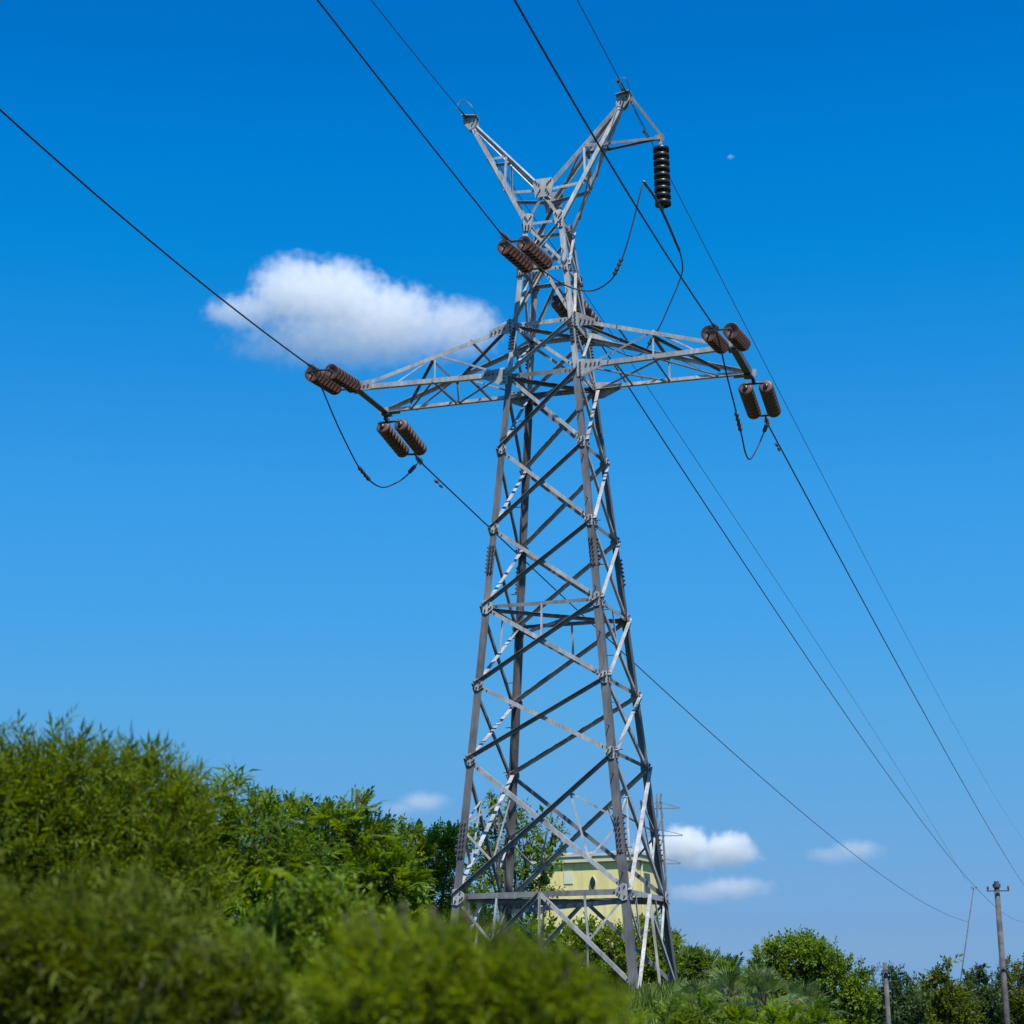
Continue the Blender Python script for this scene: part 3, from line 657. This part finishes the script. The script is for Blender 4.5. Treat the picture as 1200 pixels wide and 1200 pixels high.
# ---------------------------------------------------------------- vegetation
rng = np.random.default_rng(11); DENS = 3.2
def leaf_spray(kind):
    """unit twig along +X with leaves, as quads (k,4,3)"""
    q = []
    def leaf(b, d, up, L, W, droop=0.0):
        d = d/np.linalg.norm(d); s = np.cross(up, d); s /= np.linalg.norm(s)+1e-9; n = np.cross(d, s)
        tip = b+d*L-np.array([0, 0, droop*L]); m = b+d*L*.45+n*L*.06
        q.append([b, m+s*W/2, tip, m-s*W/2])
    r = np.random.default_rng({'pinnate': 1, 'narrow': 2, 'ovate': 3, 'bamboo': 4}[kind])
    if kind == 'pinnate':
        for i in range(7):
            x = .2+.8*i/7
            for s in (-1, 1): leaf(np.array([x, 0, -.06*x]), np.array([.45, s, r.uniform(-.15, .15)]), np.array([0, r.uniform(-.3, .3), 1]), .32, .13, .1)
        leaf(np.array([1, 0, -.06]), np.array([1, 0, -.1]), np.array([0, 0, 1.]), .32, .13)
    elif kind == 'narrow':
        for i in range(9):
            x = .1+.9*i/9; t = i*2.4; leaf(np.array([x, 0, 0]), np.array([1.1, math.cos(t), math.sin(t)]), np.array([r.uniform(-.3, .3), r.uniform(-.5, .5), 1]), .42, .07, .05)
        leaf(np.array([1, 0, 0]), np.array([1, 0, .1]), np.array([0, 0, 1.]), .42, .07)
    elif kind == 'bamboo':
        for i in range(7):
            x = .25+.75*i/7; t = i*2.1; leaf(np.array([x, 0, 0]), np.array([.9, math.cos(t), math.sin(t)*.6-.1]), np.array([0, r.uniform(-.4, .4), 1]), .62, .10, .25)
    else:
        for i in range(8):
            x = .15+.85*i/8; t = i*2.39; leaf(np.array([x, 0, 0]), np.array([.7, math.cos(t), math.sin(t)]), np.array([r.uniform(-.4, .4), r.uniform(-.4, .4), 1]), .34, .21, .1)
        leaf(np.array([1, 0, 0]), np.array([1, .2, .1]), np.array([0, 0, 1.]), .34, .21)
    return np.array(q)
SPRAYS = {k: leaf_spray(k) for k in ('pinnate', 'narrow', 'ovate', 'bamboo')}
def quads_object(name, quads, m, parent=None):
    k = len(quads); me = bpy.data.meshes.new(name)
    me.vertices.add(k*4); me.vertices.foreach_set('co', quads.reshape(-1).astype(np.float32))
    me.loops.add(k*4); me.loops.foreach_set('vertex_index', np.arange(k*4, dtype=np.int32))
    me.polygons.add(k); me.polygons.foreach_set('loop_start', np.arange(0, k*4, 4, dtype=np.int32)); me.polygons.foreach_set('loop_total', np.full(k, 4, dtype=np.int32))
    me.materials.append(m); me.update(calc_edges=True); me.validate()
    return place(name, me, parent)
def spray_cloud(blobs, kind, L, dens, upb=0.35, shell=0.45, shoots=0):
    """sprays through the outer volume of overlapping balls; returns quads"""
    tmpl = SPRAYS[kind]; P = []; Dr = []
    for c, r in blobs:
        n = max(8, int(DENS*dens*4*math.pi*r*r/(L*L)))
        d = rng.normal(size=(n, 3)); d /= np.linalg.norm(d, axis=1)[:, None]
        lump = 0.80+.42*np.array([mnoise.noise(V(x*2.3+np.array(c)*1.7)) for x in d])
        rad = r*lump*(shell+(1-shell)*rng.random(n)**.6)
        p = np.array(c)+d*rad[:, None]*np.array([1, 1, .92])
        P.append(p); Dr.append(d*1.0+rng.normal(size=(n, 3))*.55+np.array([0, 0, upb]))
    P = np.concatenate(P); D = np.concatenate(Dr); D /= np.linalg.norm(D, axis=1)[:, None]
    n = len(P); up = rng.normal(size=(n, 3))*.35+np.array([0, 0, 1.0]); S = np.cross(up, D); S /= np.linalg.norm(S, axis=1)[:, None]+1e-9; N = np.cross(D, S)
    sc = L*(.55+.6*rng.random(n)+(rng.random(n) < .05)*rng.random(n)*1.1)
    M = np.stack([D, S, N], 2)*sc[:, None, None]          # columns
    q = np.einsum('nij,kvj->nkvi', M, tmpl)+P[:, None, None, :]-(D*sc[:, None]*.4)[:, None, None, :]
    return q.reshape(-1, 4, 3), P
def plant(name, label, cat, blobs_px, d, kind, leafL, m, dens=1.0, group=None, trunk=.06, upb=.35, shell=.45, jit=.5, twigs=False):
    """blobs_px: (px, py, r px) in the photo at distance d; each turned into a ball of its real size at a slightly different depth"""
    blobs = []
    for i, (px, py, r) in enumerate(blobs_px):
        dd = d+(random.uniform(-jit, jit))*r*d/F; c = at(px, py, dd); blobs.append((np.array(c), r*d/F))
    cx = sum(b[0][0]*b[1] for b in blobs)/sum(b[1] for b in blobs); cy = sum(b[0][1]*b[1] for b in blobs)/sum(b[1] for b in blobs)
    g = V((cx, cy, ground_h(cx, cy)-.05)); R = empty(name, tuple(g)); tag(R, label, cat, group)
    if name != 'slim_tree':                                   # foliage goes on down to the ground
        low = sorted(blobs, key=lambda b: b[0][2])[:max(2, len(blobs)//2)]
        for c, r in low:
            z = c[2]-r*1.1
            while z-r*.3 > ground_h(c[0], c[1]): blobs.append((np.array([c[0]+random.uniform(-.3, .3)*r, c[1]+random.uniform(-.3, .3)*r, z]), r*random.uniform(.8, 1.0))); z -= r*1.1
    q, P = spray_cloud(blobs, kind, leafL, dens, upb, shell)
    q = q[q[:, :, 2].min(1) > g.z-.1]
    quads_object('crown', q, m, R)
    mb = MB(); rr = random.Random(len(label))
    for c, r in blobs:
        c = V(c); b = g+V((rr.uniform(-.1, .1), rr.uniform(-.1, .1), 0)); mid = b.lerp(c, .5)+V((rr.uniform(-.2, .2), rr.uniform(-.2, .2), .15))*min(1, r)
        tube(mb, spline([b, mid, c], 4), trunk, 6, trunk*.35)
        for k in range(7 if twigs else 4):
            e = c+V((rr.gauss(0, 1), rr.gauss(0, 1), rr.gauss(.3, .8))).normalized()*r*.8
            tube(mb, spline([mid.lerp(c, .6), c.lerp(e, .4)+V((0, 0, .05)), e], 3), trunk*.32, 5, trunk*.08)
    mb.build('trunk', BARK, R)
    return R
def ramp(a, b, c): return (a, b, c)
M_OLIVE = leaf_mat('olive_leaf', ramp((.078, .115, .012), (.130, .190, .020), (.185, .25, .034)), .44)
M_DARK = leaf_mat('dark_leaf', ramp((.066, .092, .010), (.105, .142, .015), (.15, .19, .024)), .42)
M_MID = leaf_mat('mid_green_leaf', ramp((.062, .110, .012), (.120, .200, .020), (.19, .28, .036)), .45)
M_BRIGHT = leaf_mat('bright_leaf', ramp((.07, .12, .012), (.14, .215, .02), (.23, .31, .035)), .46)
M_LIME = leaf_mat('lime_leaf', ramp((.09, .14, .012), (.18, .25, .02), (.28, .36, .04)), .5)
M_GRASS = leaf_mat('grass_blade', ramp((.05, .09, .012), (.095, .15, .022), (.17, .21, .05)), .35)
M_PALM = leaf_mat('fan_palm_leaf', ramp((.06, .11, .02), (.10, .17, .035), (.30, .33, .15)), .3, .45, .35)
M_FAR = leaf_mat('far_leaf', ramp((.035, .07, .025), (.06, .105, .035), (.10, .15, .05)), .3)

HB = 'bushes on the left bank'
plant('feathery_tree', 'tall olive feathery tree filling the left edge', 'tree', [(90, 945, 100), (10, 945, 100), (170, 945, 82), (-80, 945, 120), (60, 1060, 130), (185, 1050, 100), (215, 960, 45), (-60, 1100, 140), (100, 1010, 100), (20, 1020, 100), (170, 1020, 80)], 11.5, 'narrow', .155, M_OLIVE, 2.0, HB, .035, .6)
plant('bush', 'dark olive bush low in the left corner', 'bush', [(40, 1150, 115), (170, 1140, 110), (-60, 1110, 120), (280, 1180, 80), (100, 1120, 100), (120, 1180, 90), (220, 1190, 70), (10, 1180, 90)], 6.0, 'narrow', .11, M_DARK, 1.5, HB, .02)
plant('slender_leaf_tree', 'tree with slender drooping leaves right of the olive tree', 'tree', [(245, 965, 42), (235, 1020, 60), (300, 990, 52), (285, 1060, 75), (345, 1030, 60), (270, 930, 22)], 16, 'bamboo', .22, M_MID, 1.5, HB, .035, .5)
plant('compound_leaf_tree', 'fresh green tree with small round leaflets on the bank', 'tree', [(340, 965, 38), (385, 975, 40), (430, 985, 42), (400, 1030, 60), (330, 1030, 60), (455, 1030, 50), (420, 945, 18), (305, 955, 26)], 20, 'pinnate', .22, M_MID, 1.4, HB, .045, .45)
plant('round_tree', 'rounded bright tree behind the left tower leg', 'tree', [(475, 995, 40), (512, 1000, 36), (500, 1050, 46), (545, 1075, 38), (460, 1060, 50), (530, 985, 22)], 40, 'ovate', .24, M_BRIGHT, 1.2, HB, .05, .4)
plant('bush', 'yellow green bush in front of the left bank', 'bush', [(375, 1075, 60), (320, 1110, 60), (420, 1120, 60), (350, 1160, 70), (300, 1160, 60), (390, 1110, 60)], 9, 'ovate', .10, M_BRIGHT, 1.2, HB, .02)
plant('bush', 'low lime green bush glowing among the dark leaves', 'bush', [(297, 1125, 34), (285, 1165, 34), (312, 1150, 28)], 6.0, 'ovate', .055, M_BRIGHT, 1.3, HB, .012)
plant('slim_tree', 'thin tree with bare stems seen through the left legs', 'tree', [(600, 955, 22), (565, 985, 28), (620, 985, 30), (585, 1015, 34), (640, 1005, 24), (610, 1040, 34), (560, 1040, 34), (630, 1050, 28), (650, 975, 14), (578, 938, 14)], 44, 'ovate', .32, M_MID, .48, None, .05, .3, .3, .5, True)
plant('bush', 'blurred grassy bush before the lower belt of the tower', 'bush', [(470, 1158, 72), (560, 1166, 70), (640, 1184, 66), (410, 1158, 66), (520, 1118, 38), (440, 1112, 38), (600, 1136, 32), (515, 1150, 60), (610, 1160, 60), (450, 1185, 60), (560, 1195, 60), (660, 1158, 44), (690, 1185, 50), (505, 1098, 20), (548, 1092, 16), (585, 1108, 18), (470, 1088, 16), (415, 1100, 22), (630, 1128, 20)], 5.2, 'narrow', .075, M_LIME, 1.6, None, .012, .7)
LB = 'bushes between the tower and the building'
for i, (lab, bl, dd, k, m) in enumerate([
    ('leafy bush behind the middle of the lower belt', [(600, 1095, 28), (565, 1100, 30), (630, 1105, 30), (600, 1125, 36)], 41, 'ovate', M_MID),
    ('tall bush hiding the foot of the yellow wall', [(690, 1098, 24), (665, 1108, 28), (720, 1105, 24), (690, 1130, 36), (706, 1148, 30), (672, 1142, 26), (736, 1146, 24)], 44, 'ovate', M_MID),
    ('light bush between the two right legs', [(757, 1095, 24), (775, 1112, 26), (745, 1125, 32), (730, 1098, 16)], 43, 'ovate', M_BRIGHT),
    ('dark bush behind the left foot of the tower', [(470, 1095, 32), (510, 1105, 32), (440, 1110, 32)], 38, 'pinnate', M_MID),
    ('spreading bush just right of the right legs', [(808, 1126, 24), (830, 1134, 22), (800, 1148, 30), (850, 1142, 22), (792, 1100, 10)], 46, 'pinnate', M_MID)]):
    plant('bush', lab, 'bush', bl, dd, k, .26, m, 1.1, LB, .035, .4)
plant('bush', 'low bush growing between the fan palms', 'bush', [(822, 1192, 26), (868, 1198, 26), (912, 1200, 26), (790, 1196, 22), (960, 1198, 26)], 19, 'pinnate', .17, M_MID, 1.1, None, .02, .5)
plant('bush', 'yellow green weedy bush in the grass before the right front leg', 'bush', [(700, 1185, 26), (672, 1190, 28), (735, 1192, 24)], 13, 'narrow', .15, M_BRIGHT, 1.1, None, .012, .7)
RB = 'trees on the right skyline'
plant('broad_tree', 'broad round tree on the right skyline', 'tree', [(935, 1125, 36), (905, 1125, 26), (962, 1130, 32), (925, 1165, 44), (980, 1150, 36), (890, 1150, 28), (1005, 1170, 30), (945, 1108, 16)], 55, 'ovate', .32, M_MID, 1.2, RB, .07)
for i, (px, r, py, lab) in enumerate([(1050, 26, 1168, 'dark bush beside the short grey post'), (1095, 32, 1168, 'dense dark rounded bush on the right skyline'), (1140, 24, 1165, 'loose dark bush left of the utility pole'), (1190, 30, 1163, 'loose dark bush at the right edge by the pole')]):
    bl = [(px, py, r), (px-r*.8, py+14, r*.8), (px+r*.8, py+12, r*.8), (px, py+34, r)]
    for k in range(5): bl.append((px+random.uniform(-1.1, 1.1)*r, py-r*random.uniform(.6, 1.25), r*.22))
    plant('bush', lab, 'bush', bl, 60+4*i, 'ovate', .36, (M_FAR, M_DARK, M_FAR, M_DARK)[i], .9, RB, .05, .7)

# fan palms: stiff fronds of narrow blades
def fan_palm(px, py, d, size, nf, label):
    c = at(px, py, d); g = V((c.x, c.y, ground_h(c.x, c.y)-.05)); R = empty('fan_palm', tuple(g)); tag(R, label, 'palm', 'fan palms on the right slope')
    q = []; mb = MB(); rr = random.Random(px)
    tube(mb, [g, g.lerp(c, .6), c-V((0, 0, .02))], size*.09, 8, size*.07)
    for i in range(nf):
        az = i*2.4+rr.uniform(-.3, .3); el = rr.uniform(-.1, 1.45)
        d0 = V((math.cos(az)*math.cos(el), math.sin(az)*math.cos(el), math.sin(el))); hub = c+d0*size*rr.uniform(.30, .62)
        tube(mb, spline([c, c.lerp(hub, .5)+V((0, 0, size*.04)), hub], 3), size*.014, 5, size*.008)
        side = d0.cross(V((0, 0, 1))).normalized(); nn = side.cross(d0)
        for k in range(-7, 8):
            a = k*.13; v = (d0*math.cos(a)+side*math.sin(a)); L = size*.62*(1-.02*abs(k))*rr.uniform(.88, 1.05); wd = size*.017
            s2 = v.cross(nn).normalized(); mid = hub+v*L*.55+nn*size*.015; tip = hub+v*L-V((0, 0, L*rr.uniform(.05, .32)))
            q.append([hub, mid+s2*wd, tip, mid-s2*wd])
    quads_object('fronds', np.array([[tuple(p) for p in x] for x in q]), M_PALM, R); mb.build('trunk', BARK, R)
fan_palm(812, 1186, 24, .52, 22, 'spiky fan palm at the foot of the right leg')
fan_palm(856, 1180, 26, .60, 22, 'middle fan palm with upright fronds')
fan_palm(897, 1186, 21, .50, 24, 'pale fan palm with sunlit white frond tips')
fan_palm(938, 1196, 22, .54, 20, 'low fan palm in front of the broad tree')
# broad leaf plant on the bank
def broad_plant(px, py, d, size):
    c = at(px, py, d); g = V((c.x, c.y, ground_h(c.x, c.y)-.05)); R = empty('broad_leaf_plant', tuple(g)); tag(R, 'pale green plant with a few broad arching leaves on the left bank', 'plant')
    q = []; mb = MB(); tube(mb, [g, c-V((0, 0, size*.3))], .009, 6)
    for i in range(7):
        az = i*2.4+.5; el = .9-.12*i; v = V((math.cos(az), math.sin(az), 0)); pts = [c-V((0, 0, size*.3))+v*size*t*1.0+V((0, 0, size*(1.1*el*t-.9*t*t))) for t in [k/6 for k in range(7)]]
        s = v.cross(V((0, 0, 1)))
        for k in range(6):
            w1 = size*.16*math.sin(math.pi*(k+.15)/6.3); w2 = size*.16*math.sin(math.pi*(k+1.15)/6.3)
            q.append([pts[k]-s*w1, pts[k]+s*w1, pts[k+1]+s*w2, pts[k+1]-s*w2])
    quads_object('leaves', np.array([[tuple(p) for p in x] for x in q]), M_LIME, R); mb.build('stem', M_BRIGHT, R)
broad_plant(322, 1012, 8.6, .15)

# grass on the slope
def grass():
    n = 24000; q = []
    px = rng.uniform(560, 900, n); d = 14+22*rng.random(n)**.7
    for i in range(n):
        p = at(px[i], 1160, d[i]); x, y = p.x+rng.normal()*.3, p.y; z = ground_h(x, y)
        h = rng.uniform(.10, .34)*(1.0+.5*mnoise.noise(V((x*.5, y*.5, 9)))); a = rng.uniform(0, 6.28); w = .008+.006*rng.random()
        lean = rng.uniform(.1, .5)*h; dx, dy = math.cos(a), math.sin(a); sx, sy = -dy*w, dx*w
        b0 = (x-sx, y-sy, z-.03); b1 = (x+sx, y+sy, z-.03); m0 = (x-sx*.8+dx*lean*.35, y-sy*.8+dy*lean*.35, z+h*.6); m1 = (x+sx*.8+dx*lean*.35, y+sy*.8+dy*lean*.35, z+h*.6)
        t = (x+dx*lean, y+dy*lean, z+h); t2 = (t[0]+.001, t[1], t[2]-.002)
        q.append([b0, b1, m1, m0]); q.append([m0, m1, t, t2])
    o = quads_object('grass', np.array(q), M_GRASS); tag(o, 'tall green grass on the slope below the tower', 'grass', None, 'stuff')
grass()

# ---------------------------------------------------------------- clouds: volumes high and far away
def cloud(label, blobs_px, d, dens, amp, nscale, soft, depth=1.0):
    cs = [(at(px, py, d), (rx*d/F, ry*d/F)) for px, py, rx, ry in blobs_px]
    ctr = sum((c for c, _ in cs), V((0, 0, 0)))/len(cs)
    rx = V((RIGHT.x, RIGHT.y, 0)).normalized(); fy = V((-rx.y, rx.x, 0)); uz = V((0, 0, 1))
    loc = [(V(((c-ctr).dot(rx), (c-ctr).dot(fy), (c-ctr).z)), V((a, min(a, b*1.4)*depth, b))) for c, (a, b) in cs]
    def field(p): return max(1-math.sqrt(sum(((p[i]-c[i])/r[i])**2 for i in range(3))) for c, r in loc)
    import bmesh
    bm = bmesh.new(); bmesh.ops.create_icosphere(bm, subdivisions=5, radius=1)
    big = max(r.x+c.length for c, r in loc)*1.5
    for v in bm.verts:
        dr = v.co.normalized(); t = big
        while t > 0.02*big and field(dr*t) < -0.06: t -= big*.01
        v.co = dr*t
    me = bpy.data.meshes.new('cloud'); bm.to_mesh(me); bm.free()
    o = place('cloud', me); M = Matrix(((rx.x, fy.x, 0, ctr.x), (rx.y, fy.y, 0, ctr.y), (0, 0, 1, ctr.z), (0, 0, 0, 1))); o.matrix_world = M
    m = bpy.data.materials.new('cloud_vapour'); m.use_nodes = True; n = m.node_tree; n.nodes.clear()
    out = n.nodes.new('ShaderNodeOutputMaterial'); pv = n.nodes.new('ShaderNodeVolumePrincipled'); pv.inputs['Color'].default_value = (1, 1, 1, 1); pv.inputs['Anisotropy'].default_value = 0.0
    tc = n.nodes.new('ShaderNodeTexCoord'); cur = None
    for c, r in loc:
        s = n.nodes.new('ShaderNodeVectorMath'); s.operation = 'SUBTRACT'; s.inputs[1].default_value = c; n.links.new(tc.outputs['Object'], s.inputs[0])
        dv = n.nodes.new('ShaderNodeVectorMath'); dv.operation = 'DIVIDE'; dv.inputs[1].default_value = r; n.links.new(s.outputs[0], dv.inputs[0])
        ln = n.nodes.new('ShaderNodeVectorMath'); ln.operation = 'LENGTH'; n.links.new(dv.outputs[0], ln.inputs[0])
        if cur is None: cur = ln.outputs['Value']
        else:
            mn = n.nodes.new('ShaderNodeMath'); mn.operation = 'SMOOTH_MIN'; mn.inputs[2].default_value = .25; n.links.new(cur, mn.inputs[0]); n.links.new(ln.outputs['Value'], mn.inputs[1]); cur = mn.outputs[0]
    nz = n.nodes.new('ShaderNodeTexNoise'); nz.inputs['Scale'].default_value = nscale/(loc[0][1].x); nz.inputs['Detail'].default_value = 6; nz.inputs['Roughness'].default_value = .62
    n.links.new(tc.outputs['Object'], nz.inputs['Vector'])
    f = n.nodes.new('ShaderNodeMath'); f.operation = 'MULTIPLY_ADD'; f.inputs[1].default_value = amp; n.links.new(nz.outputs[0], f.inputs[0])
    neg = n.nodes.new('ShaderNodeMath'); neg.operation = 'SUBTRACT'; neg.inputs[0].default_value = 1-amp*.5; n.links.new(cur, neg.inputs[1]); n.links.new(neg.outputs[0], f.inputs[2])
    mr = n.nodes.new('ShaderNodeMapRange'); mr.interpolation_type = 'SMOOTHSTEP'; mr.inputs['From Min'].default_value = 0.02; mr.inputs['From Max'].default_value = soft
    mr.inputs['To Min'].default_value = 0; mr.inputs['To Max'].default_value = dens; n.links.new(f.outputs[0], mr.inputs['Value'])
    sx = n.nodes.new('ShaderNodeSeparateXYZ'); n.links.new(tc.outputs['Object'], sx.inputs[0]); zh = max(r.z+abs(c.z) for c, r in loc)
    fd = n.nodes.new('ShaderNodeMapRange'); fd.inputs['From Min'].default_value = -zh; fd.inputs['From Max'].default_value = zh*.30; fd.inputs['To Min'].default_value = .03; fd.inputs['To Max'].default_value = 1
    n.links.new(sx.outputs['Z'], fd.inputs['Value']); mu = n.nodes.new('ShaderNodeMath'); mu.operation = 'MULTIPLY'; n.links.new(mr.outputs[0], mu.inputs[0]); n.links.new(fd.outputs[0], mu.inputs[1])
    n.links.new(mu.outputs[0], pv.inputs['Density']); n.links.new(pv.outputs[0], out.inputs['Volume']); me.materials.append(m)
    tag(o, label, 'cloud', 'white clouds in the sky', 'stuff')
cloud('large white cloud behind the left crossarm', [(345, 342, 62, 52), (395, 348, 70, 52), (455, 376, 84, 52), (535, 388, 66, 44), (410, 402, 160, 44), (290, 366, 64, 26)], 2500, .021, 1.40, 4.4, .50)
cloud('small white cloud low beside the right legs', [(800, 990, 42, 26), (855, 995, 38, 24), (770, 1000, 42, 20), (830, 1008, 66, 16)], 3200, .036, 1.2, 3.4, .55)
cloud('faint flat cloud below the small white one', [(855, 1042, 60, 18), (825, 1048, 56, 16)], 3400, .016, 1.1, 3.0, .7)
cloud('faint cloud crossed by the lowest cable', [(1002, 998, 40, 18), (975, 1003, 40, 14)], 3400, .014, .9, 2.5, .8)
cloud('faint cloud showing just above the left trees', [(495, 941, 40, 18), (470, 950, 34, 14)], 3400, .014, .9, 2.5, .8)
cloud('tiny white wisp alone in the blue right of the V top', [(856, 184, 6, 4)], 2600, .06, .5, 2, .8)
